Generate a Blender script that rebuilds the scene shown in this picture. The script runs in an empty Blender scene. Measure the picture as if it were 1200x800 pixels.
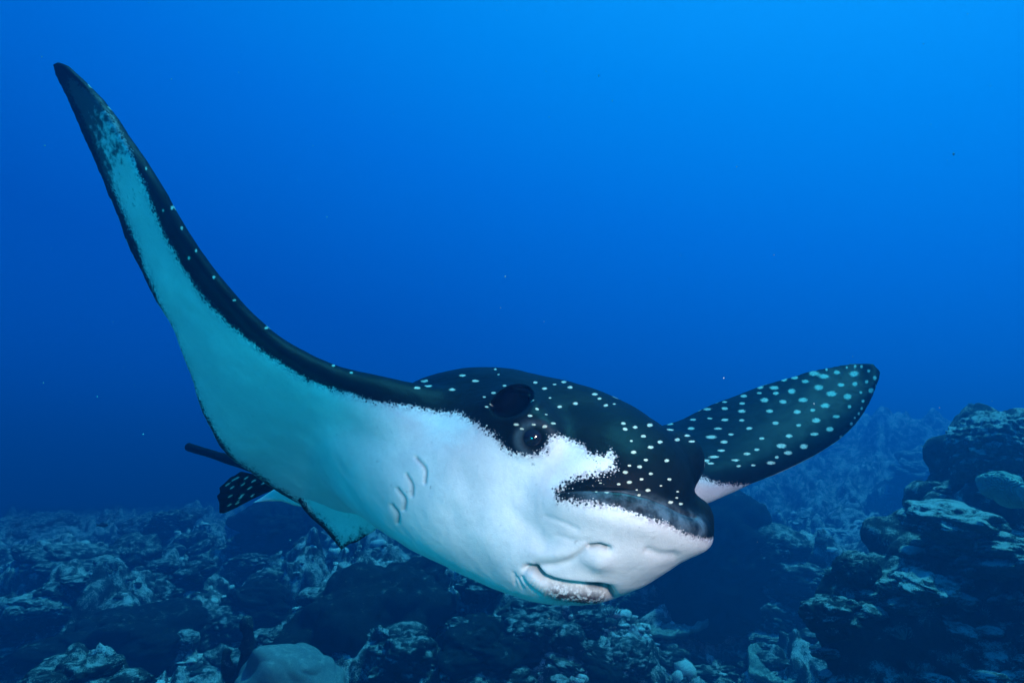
import bpy, bmesh, math, random, os
import numpy as np
from mathutils import Vector, Matrix
from mathutils.bvhtree import BVHTree

random.seed(11); rng = np.random.default_rng(11)
scene = bpy.context.scene
COL = scene.collection

# ------------------------------------------------------------------ camera
FPX, PW, PH = 782.0, 1200.0, 800.0            # focal length in photo pixels
PITCH = math.radians(8.7)
CAM = np.array([0.0, 0.0, 2.05])
cam_d = bpy.data.cameras.new('camera'); cam_o = bpy.data.objects.new('camera', cam_d); COL.objects.link(cam_o)
cam_d.sensor_fit = 'HORIZONTAL'; cam_d.sensor_width = 36.0; cam_d.lens = 36.0 * FPX / PW
cam_d.clip_start = 0.05; cam_d.clip_end = 400
cam_o.location = CAM; cam_o.rotation_euler = (math.pi / 2 + PITCH, 0, 0)
cam_d.dof.use_dof = False
scene.camera = cam_o

# ------------------------------------------------------------------ light: open water all round, sun from above, the diver's two strobes
world = bpy.data.worlds.new('World'); scene.world = world; world.use_nodes = True
wn, wl = world.node_tree.nodes, world.node_tree.links
for n in list(wn): wn.remove(n)
w_out = wn.new('ShaderNodeOutputWorld'); w_bg = wn.new('ShaderNodeBackground')
w_tc = wn.new('ShaderNodeTexCoord'); w_sep = wn.new('ShaderNodeSeparateXYZ')
w_ramp = wn.new('ShaderNodeValToRGB'); w_map = wn.new('ShaderNodeMapRange')
SUN_EL, SUN_AZ = math.radians(68), math.radians(60)      # azimuth from +Y towards +X
SUN_DIR = np.array([math.cos(SUN_EL) * math.sin(SUN_AZ), math.cos(SUN_EL) * math.cos(SUN_AZ), math.sin(SUN_EL)])
wl.new(w_tc.outputs['Generated'], w_sep.inputs[0])
w_dot = wn.new('ShaderNodeVectorMath'); w_dot.operation = 'DOT_PRODUCT'
axis = Vector((0.27, 0.10, 1.0)).normalized()             # downwelling light leans a little to the sun's side
w_dot.inputs[1].default_value = axis
wl.new(w_tc.outputs['Generated'], w_dot.inputs[0])
wl.new(w_dot.outputs['Value'], w_map.inputs[0])
w_map.inputs[1].default_value = -1; w_map.inputs[2].default_value = 1
w_map.inputs[3].default_value = 0; w_map.inputs[4].default_value = 1
wl.new(w_map.outputs[0], w_ramp.inputs[0])
r = w_ramp.color_ramp
r.elements[0].position = 0.30; r.elements[0].color = (0.0, 0.018, 0.085, 1)
r.elements[1].position = 1.0; r.elements[1].color = (0.01, 0.42, 0.90, 1)
for p, c in ((0.50, (0.0, 0.072, 0.40, 1)), (0.60, (0.0, 0.074, 0.42, 1)), (0.72, (0.0, 0.145, 0.62, 1)), (0.80, (0.0, 0.215, 0.70, 1))):
    e = r.elements.new(p); e.color = c
wl.new(w_ramp.outputs[0], w_bg.inputs[0]); w_bg.inputs[1].default_value = 1.14
wl.new(w_bg.outputs[0], w_out.inputs[0])

sun_d = bpy.data.lights.new('sun', 'SUN'); sun_o = bpy.data.objects.new('sun', sun_d); COL.objects.link(sun_o)
sun_d.energy = 5.0; sun_d.angle = math.radians(3.0); sun_d.color = (0.08, 0.80, 1.0)   # daylight after metres of sea water
sun_o.rotation_euler = Vector(SUN_DIR).to_track_quat('Z', 'Y').to_euler()

scene.view_settings.view_transform = 'Standard'; scene.view_settings.look = 'None'
scene.view_settings.exposure = 0.0; scene.view_settings.gamma = 1.0
scene.view_settings.use_curve_mapping = False
cy = scene.cycles
cy.use_denoising = True; cy.max_bounces = 5; cy.volume_bounces = 0; cy.diffuse_bounces = 2; cy.glossy_bounces = 2
cy.transparent_max_bounces = 4; cy.sample_clamp_indirect = 4.0
cy.caustics_reflective = False; cy.caustics_refractive = False

cp, sp_ = math.cos(PITCH), math.sin(PITCH)
def cam2world(P):
    P = np.asarray(P, float); x, d, z = P[..., 0], P[..., 1], P[..., 2]
    return np.stack([x, d * cp - z * sp_, d * sp_ + z * cp], -1) + CAM
def world2cam(P):
    Q = np.asarray(P, float) - CAM
    return np.stack([Q[..., 0], Q[..., 1] * cp + Q[..., 2] * sp_, -Q[..., 1] * sp_ + Q[..., 2] * cp], -1)
def C3(px, py, d): return np.array([(px - 600) / FPX * d, d, (400 - py) / FPX * d])
def at(px, py, d): return cam2world(C3(px, py, d))
def proj(P):                                   # camera space -> photo pixels
    return np.stack([600 + FPX * P[..., 0] / P[..., 1], 400 - FPX * P[..., 2] / P[..., 1]], -1)

def strobe(name, loc_cam, aim_cam, power, color, size, blend):
    d = bpy.data.lights.new(name, 'SPOT'); o = bpy.data.objects.new(name, d); COL.objects.link(o)
    d.energy = power; d.color = color; d.spot_size = math.radians(size); d.spot_blend = blend; d.shadow_soft_size = 0.06
    a, b = Vector(cam2world(np.array(loc_cam))), Vector(cam2world(np.array(aim_cam)))
    o.location = a; o.rotation_euler = (a - b).to_track_quat('Z', 'Y').to_euler()
strobe('strobe_right', (0.34, 0.0, 0.22), (0.22, 1.06, -0.27), 70, (1.0, 0.93, 0.90), 50, 1.0)
strobe('strobe_left', (-0.55, -0.05, -0.10), (-0.28, 1.15, -0.12), 35, (0.0, 0.75, 1.0), 80, 0.9)

# ------------------------------------------------------------------ helpers
def hash3(i, j, k, s):
    n = (i * 374761393 + j * 668265263 + k * 2147483647 * 3 + s * 144665) & 0xffffffff
    n = ((n ^ (n >> 13)) * 1274126177) & 0xffffffff
    n = ((n ^ (n >> 16)) * 2246822519) & 0xffffffff
    return ((n ^ (n >> 15)) & 0xffffff) / float(0xffffff)
def vnoise(P, s=0):                            # value noise, -1..1
    P = np.asarray(P, float); F = np.floor(P).astype(np.int64); f = P - F; f = f * f * f * (f * (f * 6 - 15) + 10)
    out = 0
    for a in (0, 1):
        wx = f[..., 0] if a else 1 - f[..., 0]
        for b in (0, 1):
            wy = f[..., 1] if b else 1 - f[..., 1]
            for c in (0, 1):
                wz = f[..., 2] if c else 1 - f[..., 2]
                out = out + wx * wy * wz * hash3(F[..., 0] + a, F[..., 1] + b, F[..., 2] + c, s)
    return out * 2 - 1
def fbm(P, octv=4, lac=2.03, gain=0.5, s=0):
    P = np.asarray(P, float); a, t = 1.0, 0
    for o in range(octv):
        t = t + a * vnoise(P + 17.3 * o, s + o); P = P * lac; a *= gain
    return t
def billow(P, octv=4, lac=2.1, gain=0.5, s=0):  # rounded lumps with sharp creases
    P = np.asarray(P, float); a, t = 1.0, 0
    for o in range(octv):
        t = t + a * (np.abs(vnoise(P + 9.1 * o, s + o)) * 2 - 0.6); P = P * lac; a *= gain
    return t
def cellular(P, s=0):                          # F1 distance of jittered cells
    P = np.asarray(P, float); F = np.floor(P).astype(np.int64); best = np.full(P.shape[:-1], 9.0); second = best.copy()
    for a in (-1, 0, 1):
        for b in (-1, 0, 1):
            for c in (-1, 0, 1):
                i, j, k = F[..., 0] + a, F[..., 1] + b, F[..., 2] + c
                q = np.stack([i + hash3(i, j, k, s), j + hash3(i, j, k, s + 1), k + hash3(i, j, k, s + 2)], -1)
                d = np.sqrt(((P - q) ** 2).sum(-1))
                second = np.minimum(second, np.maximum(best, d)); best = np.minimum(best, d)
    return best, second
def sstep(a, b, x):
    t = np.clip((np.asarray(x, float) - a) / (b - a), 0, 1); return t * t * (3 - 2 * t)
def unit(v): v = np.asarray(v, float); return v / np.linalg.norm(v, axis=-1, keepdims=True)

def mesh_from(name, V, F, smooth=True):
    me = bpy.data.meshes.new(name); V = np.asarray(V, np.float32)
    if isinstance(F, np.ndarray):
        n, k = F.shape
        me.vertices.add(len(V)); me.vertices.foreach_set('co', V.ravel())
        me.loops.add(n * k); me.loops.foreach_set('vertex_index', F.astype(np.int32).ravel())
        me.polygons.add(n); me.polygons.foreach_set('loop_start', np.arange(0, n * k, k, dtype=np.int32))
        me.update(calc_edges=True); me.validate()
    else:
        me.from_pydata(V.tolist(), [], F)
    if smooth: me.polygons.foreach_set('use_smooth', np.ones(len(me.polygons), bool))
    return me
def link(name, me, mat=None, parent=None):
    o = bpy.data.objects.new(name, me); COL.objects.link(o)
    if mat is not None and not me.materials: me.materials.append(mat)
    if parent is not None: o.parent = parent
    return o
def tag(o, label=None, cat=None, group=None, kind=None):
    if label: o['label'] = label
    if cat: o['category'] = cat
    if group: o['group'] = group
    if kind: o['kind'] = kind
    return o
def empty(name, loc=(0, 0, 0)):
    o = bpy.data.objects.new(name, None); COL.objects.link(o); o.location = loc; o.empty_display_size = 0.1; return o

class NT:                                      # tiny node helper
    def __init__(s, name):
        s.m = bpy.data.materials.new(name); s.m.use_nodes = True; s.t = s.m.node_tree
        s.n, s.l = s.t.nodes, s.t.links
        s.b = s.n['Principled BSDF']; s.out = s.n['Material Output']
    def new(s, t, **k):
        n = s.n.new(t)
        for a, v in k.items(): setattr(n, a, v)
        return n
    def put(s, sock, v):
        if hasattr(v, 'is_linked') or isinstance(v, bpy.types.NodeSocket): s.l.new(v, sock)
        elif v is not None: sock.default_value = v
    def math(s, op, a, b=None, clamp=False):
        n = s.new('ShaderNodeMath', operation=op, use_clamp=clamp); s.put(n.inputs[0], a)
        if b is not None: s.put(n.inputs[1], b)
        return n.outputs[0]
    def mix(s, f, a, b):
        n = s.new('ShaderNodeMix', data_type='RGBA'); s.put(n.inputs[0], f); s.put(n.inputs[6], a); s.put(n.inputs[7], b); return n.outputs[2]
    def noise(s, vec, scale, detail=3, rough=0.55, dist=0.0):
        n = s.new('ShaderNodeTexNoise'); s.put(n.inputs['Vector'], vec); n.inputs['Scale'].default_value = scale
        n.inputs['Detail'].default_value = detail; n.inputs['Roughness'].default_value = rough; n.inputs['Distortion'].default_value = dist
        return n.outputs['Fac']
    def ramp(s, f, a, b):                      # smooth map a..b -> 0..1
        n = s.new('ShaderNodeMapRange', interpolation_type='SMOOTHSTEP'); s.put(n.inputs[0], f); s.put(n.inputs[1], a); s.put(n.inputs[2], b); return n.outputs[0]
    def attr(s, name, out='Fac'):
        n = s.new('ShaderNodeAttribute', attribute_name=name); return n.outputs[out]
    def bump(s, h, strength, dist):
        n = s.new('ShaderNodeBump'); s.put(n.inputs['Height'], h); n.inputs['Strength'].default_value = strength; n.inputs['Distance'].default_value = dist
        s.l.new(n.outputs[0], s.b.inputs['Normal']); return n
# ================================================================== the eagle ray (built in camera-oriented axes: x right, y away, z up)
def catmull(A, n):                             # A: (m,k) control rows -> n rows
    A = np.asarray(A, float); m = len(A); t = np.linspace(0, m - 1, n); i = np.clip(t.astype(int), 0, m - 2); f = (t - i)[:, None]
    P = lambda j: A[np.clip(j, 0, m - 1)]
    p0, p1, p2, p3 = P(i - 1), P(i), P(i + 1), P(i + 2)
    p0 = np.where((i == 0)[:, None], 2 * p1 - p2, p0); p3 = np.where((i == m - 2)[:, None], 2 * p2 - p1, p3)
    return 0.5 * (2 * p1 + (p2 - p0) * f + (2 * p0 - 5 * p1 + 4 * p2 - p3) * f ** 2 + (3 * p1 - p0 - 3 * p2 + p3) * f ** 3)

# stations of the disc from the right wing tip over the body to the left wing tip:
# leading edge (px, py, depth), trailing edge (px, py, depth), thickness up, thickness down, position of the thickest point
DISC = [
 ((66, 72, 1.05), (60, 74, 1.055), .003, .002, 1.0),
 ((82, 80, 1.05), (69, 97, 1.06), .007, .004, 1.0),
 ((118, 119, 1.05), (88, 138, 1.075), .011, .006, 1.0),
 ((153, 172, 1.05), (115, 200, 1.10), .014, .009, 1.0),
 ((181, 217, 1.05), (133, 243, 1.13), .017, .011, 1.0),
 ((206, 262, 1.055), (151, 290, 1.16), .020, .012, 1.0),
 ((235, 306, 1.06), (179, 347, 1.20), .022, .014, 1.0),
 ((265, 346, 1.065), (202, 388, 1.25), .024, .016, 1.0),
 ((313, 396, 1.08), (221, 440, 1.32), .027, .018, 1.0),
 ((356, 422, 1.09), (237, 485, 1.38), .030, .022, 1.0),
 ((402, 444, 1.10), (262, 530, 1.46), .036, .030, 1.0),
 ((458, 463, 1.11), (300, 559, 1.54), .050, .050, 1.0),
 ((520, 488, 1.12), (345, 588, 1.62), .075, .085, 1.0),
 ((580, 515, 1.13), (375, 600, 1.70), .105, .125, 1.0),
 ((650, 540, 1.15), (405, 590, 1.78), .128, .140, 1.0),
 ((715, 560, 1.19), (470, 560, 1.84), .120, .125, 1.0),
 ((765, 580, 1.24), (570, 535, 1.86), .085, .090, 1.0),
 ((800, 582, 1.30), (690, 513, 1.85), .050, .055, 1.0),
 ((845, 576, 1.36), (780, 497, 1.84), .034, .034, 1.0),
 ((889, 563, 1.42), (840, 471, 1.83), .026, .022, 1.0),
 ((928, 551, 1.48), (892, 452, 1.83), .020, .014, 1.0),
 ((963, 533, 1.54), (937, 438, 1.82), .016, .010, 1.0),
 ((990, 511, 1.60), (975, 429, 1.80), .012, .008, 1.0),
 ((1013, 482, 1.66), (1005, 425, 1.78), .009, .006, 1.0),
 ((1026, 455, 1.70), (1022, 426, 1.75), .006, .004, 1.0),
 ((1031, 438, 1.73), (1030, 433, 1.735), .003, .002, 1.0),
]
NJ, NI = 300, 70
LEc = catmull([C3(*s[0]) for s in DISC], NJ); TEc = catmull([C3(*s[1]) for s in DISC], NJ)
TU = catmull([[s[2]] for s in DISC], NJ)[:, 0]; TD = catmull([[s[3]] for s in DISC], NJ)[:, 0]
midc = 0.6 * LEc + 0.4 * TEc
span = np.gradient(midc, axis=0); chord = TEc - LEc
nrm = unit(np.cross(span, chord))
for _ in range(12): nrm[1:-1] = unit(0.25 * nrm[:-2] + 0.5 * nrm[1:-1] + 0.25 * nrm[2:])
xs = (np.linspace(0, 1, NI)) ** 1.7
def naca(x):
    x = x ** 0.62
    return (0.2969 * np.sqrt(x) - 0.126 * x - 0.3516 * x ** 2 + 0.2843 * x ** 3 - 0.1036 * x ** 4) / 0.1001
prof = np.maximum(naca(xs), 0)
edge = np.minimum(np.sqrt(np.clip(xs / 0.004, 0, 1)), np.sqrt(np.clip((1 - xs) / 0.01, 0, 1)))
base = LEc[:, None, :] + chord[:, None, :] * xs[None, :, None]
camber = 0.05 * np.linalg.norm(chord, axis=1)[:, None] * (4 * xs * (1 - xs))[None] * sstep(.0, .02, TU)[:, None]
wl_ = np.abs(np.linspace(-1, 1, NJ))
wav = 0.0012 * np.sin(np.linspace(0, 120, NJ))[:, None] * (xs ** 8)[None]      # slight ripple of the trailing margin
up = base + nrm[:, None, :] * ((TU[:, None] * prof[None] + .0035 * edge[None] + wav) + camber * 0.5)[..., None]
dn = base - nrm[:, None, :] * ((TD[:, None] * prof[None] + .0035 * edge[None] - wav) - camber * 0.5)[..., None]
ring = np.concatenate([up, dn[:, -2:0:-1]], 1)      # closed loop per station
RN = ring.shape[1]
ids = np.arange(NJ * RN).reshape(NJ, RN)
q = np.stack([ids[:-1], np.roll(ids, -1, 1)[:-1], np.roll(ids, -1, 1)[1:], ids[1:]], -1).reshape(-1, 4)
discV = ring.reshape(-1, 3); discF = [tuple(f) for f in q.tolist()] + [tuple(ids[0][::-1].tolist()), tuple(ids[-1].tolist())]

# head: smooth union of rounded volumes in the head's own axes (s forward, a to the far side, v up), origin between the eyes
E0 = C3(728, 526, 1.06)
hA = unit([.25, -.965, -.03]); aA = np.array([.957, .257, -.134]); aA = unit(aA - hA * (aA @ hA)); vA = np.cross(hA, aA); vA = vA if vA[2] > 0 else -vA
def H(s, a, v): return E0 + hA * s + aA * a + vA * v
def body_ax(ang):                              # axes yawed about the head's up axis by ang degrees (towards the body line)
    c, s_ = math.cos(math.radians(ang)), math.sin(math.radians(ang))
    return np.stack([hA * c + aA * s_, -hA * s_ + aA * c, vA])
GH = 0.006
lo = np.array([-.62, .74, -.58]); hi = np.array([.46, 1.90, .05])
gx = [np.arange(lo[k], hi[k], GH) for k in range(3)]
G = np.stack(np.meshgrid(*gx, indexing='ij'), -1).astype(np.float32)
def ell(c, rad, yaw=0, pitch=0, roll=0):
    A = body_ax(yaw)
    if pitch:
        c_, s_ = math.cos(math.radians(pitch)), math.sin(math.radians(pitch)); A = np.stack([A[0] * c_ + A[2] * s_, A[1], -A[0] * s_ + A[2] * c_])
    if roll:
        c_, s_ = math.cos(math.radians(roll)), math.sin(math.radians(roll)); A = np.stack([A[0], A[1] * c_ + A[2] * s_, -A[1] * s_ + A[2] * c_])
    q_ = (G - np.asarray(c, np.float32)) @ A.T.astype(np.float32)
    r_ = np.asarray(rad, np.float32); k0 = np.sqrt(((q_ / r_) ** 2).sum(-1)); k1 = np.sqrt(((q_ / r_ ** 2) ** 2).sum(-1)) + 1e-6
    return k0 * (k0 - 1) / k1
def smin(a, b, k): h_ = np.maximum(k - np.abs(a - b), 0) / k; return np.minimum(a, b) - h_ * h_ * k * 0.25
def smax(a, b, k): return -smin(-a, -b, k)
UPPER = [   # (camera-space centre) (radii) yaw pitch roll blend
 (H(-.05, 0, -.018), (.175, .128, .080), 0, -12, 0, .05),
 (H(.033, -.018, -.020), (.09, .088, .045), 0, -24, 0, .04),
 (H(-.035, -.150, .020), (.075, .034, .036), 14, -8, 0, .04),
 (H(-.035, .128, -.004), (.070, .032, .036), -14, -8, 0, .035),
 (C3(582, 512, 1.34), (.27, .19, .140), 26, 4, -4, .09),
 (C3(814, 597, 1.04), (.016, .016, .015), 0, 0, 0, .010),
]
LOWER = [
 (H(-.13, -.05, -.125), (.20, .175, .10), 16, 0, 0, .07),
 (C3(530, 566, 1.40), (.36, .20, .105), 30, 0, 0, .10),
 (C3(475, 550, 1.32), (.22, .20, .062), 28, 0, -24, .14),
 (C3(640, 640, 1.13), (.14, .125, .075), 12, 0, 0, .06),
 (C3(622, 590, 1.11), (.12, .09, .09), 20, 0, 0, .07),
 (C3(545, 560, 1.21), (.16, .12, .10), 28, 0, -10, .12),
 (H(-.025, -.048, -.178), (.125, .118, .046), 8, 3, 0, .05),
 (H(.03, -.017, -.125), (.100, .114, .060), 0, 0, -8, .035),
 (H(.048, -.01, -.085), (.105, .128, .040), 0, 5, -6, .045),
 (H(.056, .056, -.099), (.072, .080, .033), 0, 0, -10, .03),
]
def group(L):
    v_ = None
    for c_, rad, yw, pt, rl, k in L:
        d_ = ell(c_, rad, yw, pt, rl); v_ = d_ if v_ is None else smin(v_, d_, k)
    return v_
vU, vL = group(UPPER), group(LOWER)
back = sstep(.0, .22, np.sqrt(((G - (H(.08, 0, -.07)).astype(np.float32)) ** 2).sum(-1)) - .05)     # crisp fold over the snout, soft elsewhere
kk = (.022 + .085 * back).astype(np.float32)
hh = np.maximum(kk - np.abs(vU - vL), 0) / kk
vol = np.minimum(vU, vL) - hh * hh * kk * 0.25
del vU, vL, back, kk, hh

def surface_nets(vol, lo, h):
    ins = vol < 0; n = np.array(vol.shape) - 1
    acc = np.zeros(tuple(n) + (3,), np.float32); cnt = np.zeros(tuple(n), np.float32)
    def sl(o): return tuple(slice(o[k], o[k] + n[k]) for k in range(3))
    for ax in range(3):
        for o1 in (0, 1):
            for o2 in (0, 1):
                oa = [0, 0, 0]; oth = [k for k in range(3) if k != ax]; oa[oth[0]] = o1; oa[oth[1]] = o2
                ob = list(oa); ob[ax] = 1
                va, vb = vol[sl(oa)], vol[sl(ob)]; m = (va < 0) != (vb < 0)
                t = np.where(m, va / np.where(m, va - vb, 1), 0)
                for k in range(3): acc[..., k] += np.where(m, oa[k] + (t if k == ax else 0), 0)
                cnt += m
    act = cnt > 0; idx = -np.ones(tuple(n), np.int64); idx[act] = np.arange(act.sum())
    ijk = np.argwhere(act); V = (ijk + acc[act] / cnt[act][:, None]) * h + lo
    Fs = []
    for ax in range(3):
        o = [k for k in range(3) if k != ax]
        a = ins; sl0 = [slice(1, -1)] * 3; sl1 = [slice(1, -1)] * 3; sl0[ax] = slice(0, -1); sl1[ax] = slice(1, None)
        A_, B_ = a[tuple(sl0)], a[tuple(sl1)]; m = A_ != B_
        e = np.argwhere(m); e = e.copy(); e[:, o[0]] += 1; e[:, o[1]] += 1
        def cell(d0, d1):
            c = e.copy(); c[:, o[0]] -= d0; c[:, o[1]] -= d1; return idx[c[:, 0], c[:, 1], c[:, 2]]
        qd = np.stack([cell(1, 1), cell(0, 1), cell(0, 0), cell(1, 0)], 1)
        flip = ~A_[m] if ax != 1 else A_[m]
        qd[flip] = qd[flip][:, ::-1]; Fs.append(qd)
    return V, np.concatenate(Fs)
headV, headF = surface_nets(vol, lo, GH)
del G, vol

# tail: a tapering rod that leaves the back of the disc and runs off up to the left behind the wing
def tube(path, rad, n=14):
    path = np.asarray(path, float); T = unit(np.gradient(path, axis=0)); ref = np.array([0, 0, 1.0])
    V = []; F = []
    for i, (p, t, r_) in enumerate(zip(path, T, rad)):
        a = unit(np.cross(t, ref)); b = np.cross(a, t)
        for k in range(n):
            an = 2 * math.pi * k / n; V.append(p + (a * math.cos(an) + b * math.sin(an)) * r_)
    for i in range(len(path) - 1):
        for k in range(n): F.append((i * n + k, i * n + (k + 1) % n, (i + 1) * n + (k + 1) % n, (i + 1) * n + k))
    F.append(tuple(range(n))[::-1]); F.append(tuple((len(path) - 1) * n + k for k in range(n)))
    return np.array(V), F
tp = catmull([C3(430, 575, 1.70), C3(390, 570, 1.82), C3(340, 559, 1.93), C3(275, 540, 2.02), C3(219, 523, 2.10)], 40)
tail_tip = tp[-1]; tt = np.linspace(0, 1, 40)
tailV, tailF = tube(tp, .040 * (1 - tt) ** 2 + .0135)
ROUND = tp[-1] + (tp[-1] - tp[-2]) * .3

allV = np.concatenate([discV, headV, tailV]); n1, n2 = len(discV), len(discV) + len(headV)
allF = discF + [tuple(f) for f in (headF + n1).tolist()] + [tuple(i + n2 for i in f) for f in tailF]
tmp = mesh_from('tmp', allV, allF); bm = bmesh.new(); bm.from_mesh(tmp); bmesh.ops.recalc_face_normals(bm, faces=bm.faces); bm.to_mesh(tmp); bm.free()
tob = link('tmp', tmp); md = tob.modifiers.new('r', 'REMESH'); md.mode = 'VOXEL'; md.voxel_size = 0.0042; md.adaptivity = 0
dg = bpy.context.evaluated_depsgraph_get(); rm = bpy.data.meshes.new_from_object(tob.evaluated_get(dg))
bpy.data.objects.remove(tob)

def co(me): a = np.empty(len(me.vertices) * 3, np.float32); me.vertices.foreach_get('co', a); return a.reshape(-1, 3).astype(float)
def edges(me): a = np.empty(len(me.edges) * 2, np.int32); me.edges.foreach_get('vertices', a); return a.reshape(-1, 2)
def laplace(V, Ed, w, it):
    deg = np.bincount(Ed.ravel(), minlength=len(V)).astype(float)[:, None] + 1e-9; w = np.broadcast_to(w, (len(V),))[:, None]
    for _ in range(it):
        S = np.stack([np.bincount(Ed[:, 0], V[Ed[:, 1], k], len(V)) + np.bincount(Ed[:, 1], V[Ed[:, 0], k], len(V)) for k in range(3)], 1)
        V = V + w * (S / deg - V)
    return V
V = co(rm); Ed = edges(rm)
hd = np.linalg.norm(V - E0, axis=1)
V = laplace(V, Ed, 0.5, 5)
seam = sstep(.20, .34, hd) * (1 - sstep(.66, .90, hd))      # fair the neck into the disc
V = laplace(V, Ed, 0.5 * seam, 160)
rm.vertices.foreach_set('co', V.astype(np.float32).ravel()); rm.update()
def normals(me): a = np.empty(len(me.vertices) * 3, np.float32); me.vertices.foreach_get('normal', a); return a.reshape(-1, 3).astype(float)
# finer mesh over the face
N = normals(rm); Q = proj(V); facing = -(unit(V) * N).sum(1)
fine = (Q[:, 0] > 440) & (Q[:, 0] < 850) & (Q[:, 1] > 440) & (Q[:, 1] < 730) & (V[:, 1] < 1.34) & (facing > -.15)
bm = bmesh.new(); bm.from_mesh(rm); bm.verts.ensure_lookup_table()
es = [e for e in bm.edges if fine[e.verts[0].index] and fine[e.verts[1].index]]
bmesh.ops.subdivide_edges(bm, edges=es, cuts=1, use_grid_fill=True, smooth=0.0)
bm.to_mesh(rm); bm.free(); rm.update()
V = co(rm); Ed = edges(rm); V = laplace(V, Ed, 0.4, 2)
rm.vertices.foreach_set('co', V.astype(np.float32).ravel()); rm.update()
N = normals(rm); Q = proj(V); facing = -(unit(V) * N).sum(1)

def seg_dist(Q, poly, closed=False):
    P = np.asarray(poly, float); A, B = P[:-1], P[1:]
    if closed: A, B = P, np.roll(P, -1, 0)
    best = np.full(len(Q), 1e9); arc = np.zeros(len(Q)); run = 0.0
    for a, b in zip(A, B):
        ab = b - a; L = math.hypot(*ab); t = np.clip(((Q - a) @ ab) / (L * L + 1e-9), 0, 1)
        d = np.hypot(Q[:, 0] - a[0] - t * ab[0], Q[:, 1] - a[1] - t * ab[1]); m = d < best
        best = np.where(m, d, best); arc = np.where(m, run + t * L, arc); run += L
    return best, arc
def sdist(Q, poly):
    d, _ = seg_dist(Q, poly, True); P = np.asarray(poly, float); ins = np.zeros(len(Q), bool)
    for a, b in zip(P, np.roll(P, -1, 0)):
        c = (a[1] > Q[:, 1]) != (b[1] > Q[:, 1]); xint = a[0] + (Q[:, 1] - a[1]) / (b[1] - a[1] + 1e-12) * (b[0] - a[0])
        ins ^= c & (Q[:, 0] < xint)
    return np.where(ins, d, -d)

MOUTH = [(609, 670), (618, 665), (627, 667), (637, 677), (648, 682), (662, 685), (680, 687), (700, 689), (714, 694), (723, 702)]
LIP = [(622, 678), (640, 690), (660, 696), (680, 699), (705, 703)]
NOSE = [(628, 662), (650, 661), (667, 656), (679, 648), (689, 641), (702, 640), (714, 643)]
GROOVE = [(655, 575), (672, 573), (700, 573), (730, 575), (760, 582), (780, 590), (800, 600), (815, 606)]
GILLS = [catmull(np.array(g, float), 14) for g in [[(487, 536), (497, 549), (496, 565)], [(475, 556), (480, 568), (480, 581)], [(465, 573), (472, 586), (471, 598)], [(459, 592), (465, 603), (465, 613)]]]
face = (facing > 0.0) & (V[:, 1] < 1.40) & (np.linalg.norm(V - E0, axis=1) < .55)
fw = sstep(0.0, .25, facing) * face
disp = np.zeros(len(V))
def carve(poly, depth, sig, lo_=None):
    d, arc = seg_dist(Q, poly); return -depth * np.exp(-(d / sig) ** 2) * fw
md_, marc = seg_dist(Q, MOUTH); ld_, larc = seg_dist(Q, LIP)
taper = sstep(0, 14, marc) * (1 - .6 * sstep(105, 125, marc))
disp += -.022 * np.exp(-(md_ / 3.4) ** 2) * fw * taper - .012 * np.exp(-(((Q[:, 0] - 701) / 15) ** 2 + ((Q[:, 1] - 691) / 5) ** 2)) * fw
disp += (.0050 + .0009 * np.sin(larc * 1.5)) * np.exp(-(ld_ / 8.0) ** 2) * fw
disp += carve([(612, 676), (622, 687), (632, 695)], .003, 2.0) + carve([(606, 677), (613, 688)], .0025, 1.8) + carve([(602, 672), (604, 684)], .002, 2)
disp += carve(NOSE, .0042, 4.2) + carve([(690, 641), (703, 640), (712, 643)], .006, 2.4)
disp += .010 * np.exp(-(((Q[:, 0] - 703) / 17) ** 2 + ((Q[:, 1] - 657) / 12) ** 2)) * fw
disp += .006 * np.exp(-(((Q[:, 0] - 650) / 30) ** 2 + ((Q[:, 1] - 648) / 9) ** 2)) * fw
disp += carve(GROOVE, .0045, 2.2)
gd, ga = seg_dist(Q, [(q_[0], q_[1] + 11) for q_ in GROOVE]); disp += .002 * np.exp(-(gd / 8) ** 2) * fw
for g in GILLS:
    disp += carve(g, .0038, 2.3)
    gm = np.mean(g, 0); disp += .0020 * np.exp(-(((Q[:, 0] - gm[0] + 9) / 11) ** 2 + ((Q[:, 1] - gm[1] - 2) / 15) ** 2)) * fw
disp += -.006 * np.exp(-(((Q[:, 0] - 480) / 24) ** 2 + ((Q[:, 1] - 575) / 45) ** 2)) * fw
# creases of the throat and cheek
for pl, dp, sg in (([(640, 605), (660, 612), (676, 620)], .0012, 3.0), ([(655, 628), (672, 633), (690, 634)], .0012, 4), ([(600, 600), (630, 622), (640, 640)], .0025, 9),
                   ([(528, 600), (545, 640), (570, 672)], .003, 14), ([(540, 548), (552, 580), (556, 612)], .002, 12), ([(760, 645), (775, 650), (790, 650)], .003, 5)):
    disp += carve(pl, dp, sg)
# eye socket and lid
er = np.hypot((Q[:, 0] - 627) / 1.15, Q[:, 1] - 514)
disp += (.003 * np.exp(-((er - 22) / 7) ** 2) - .010 * np.exp(-(er / 11) ** 2)) * fw
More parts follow.
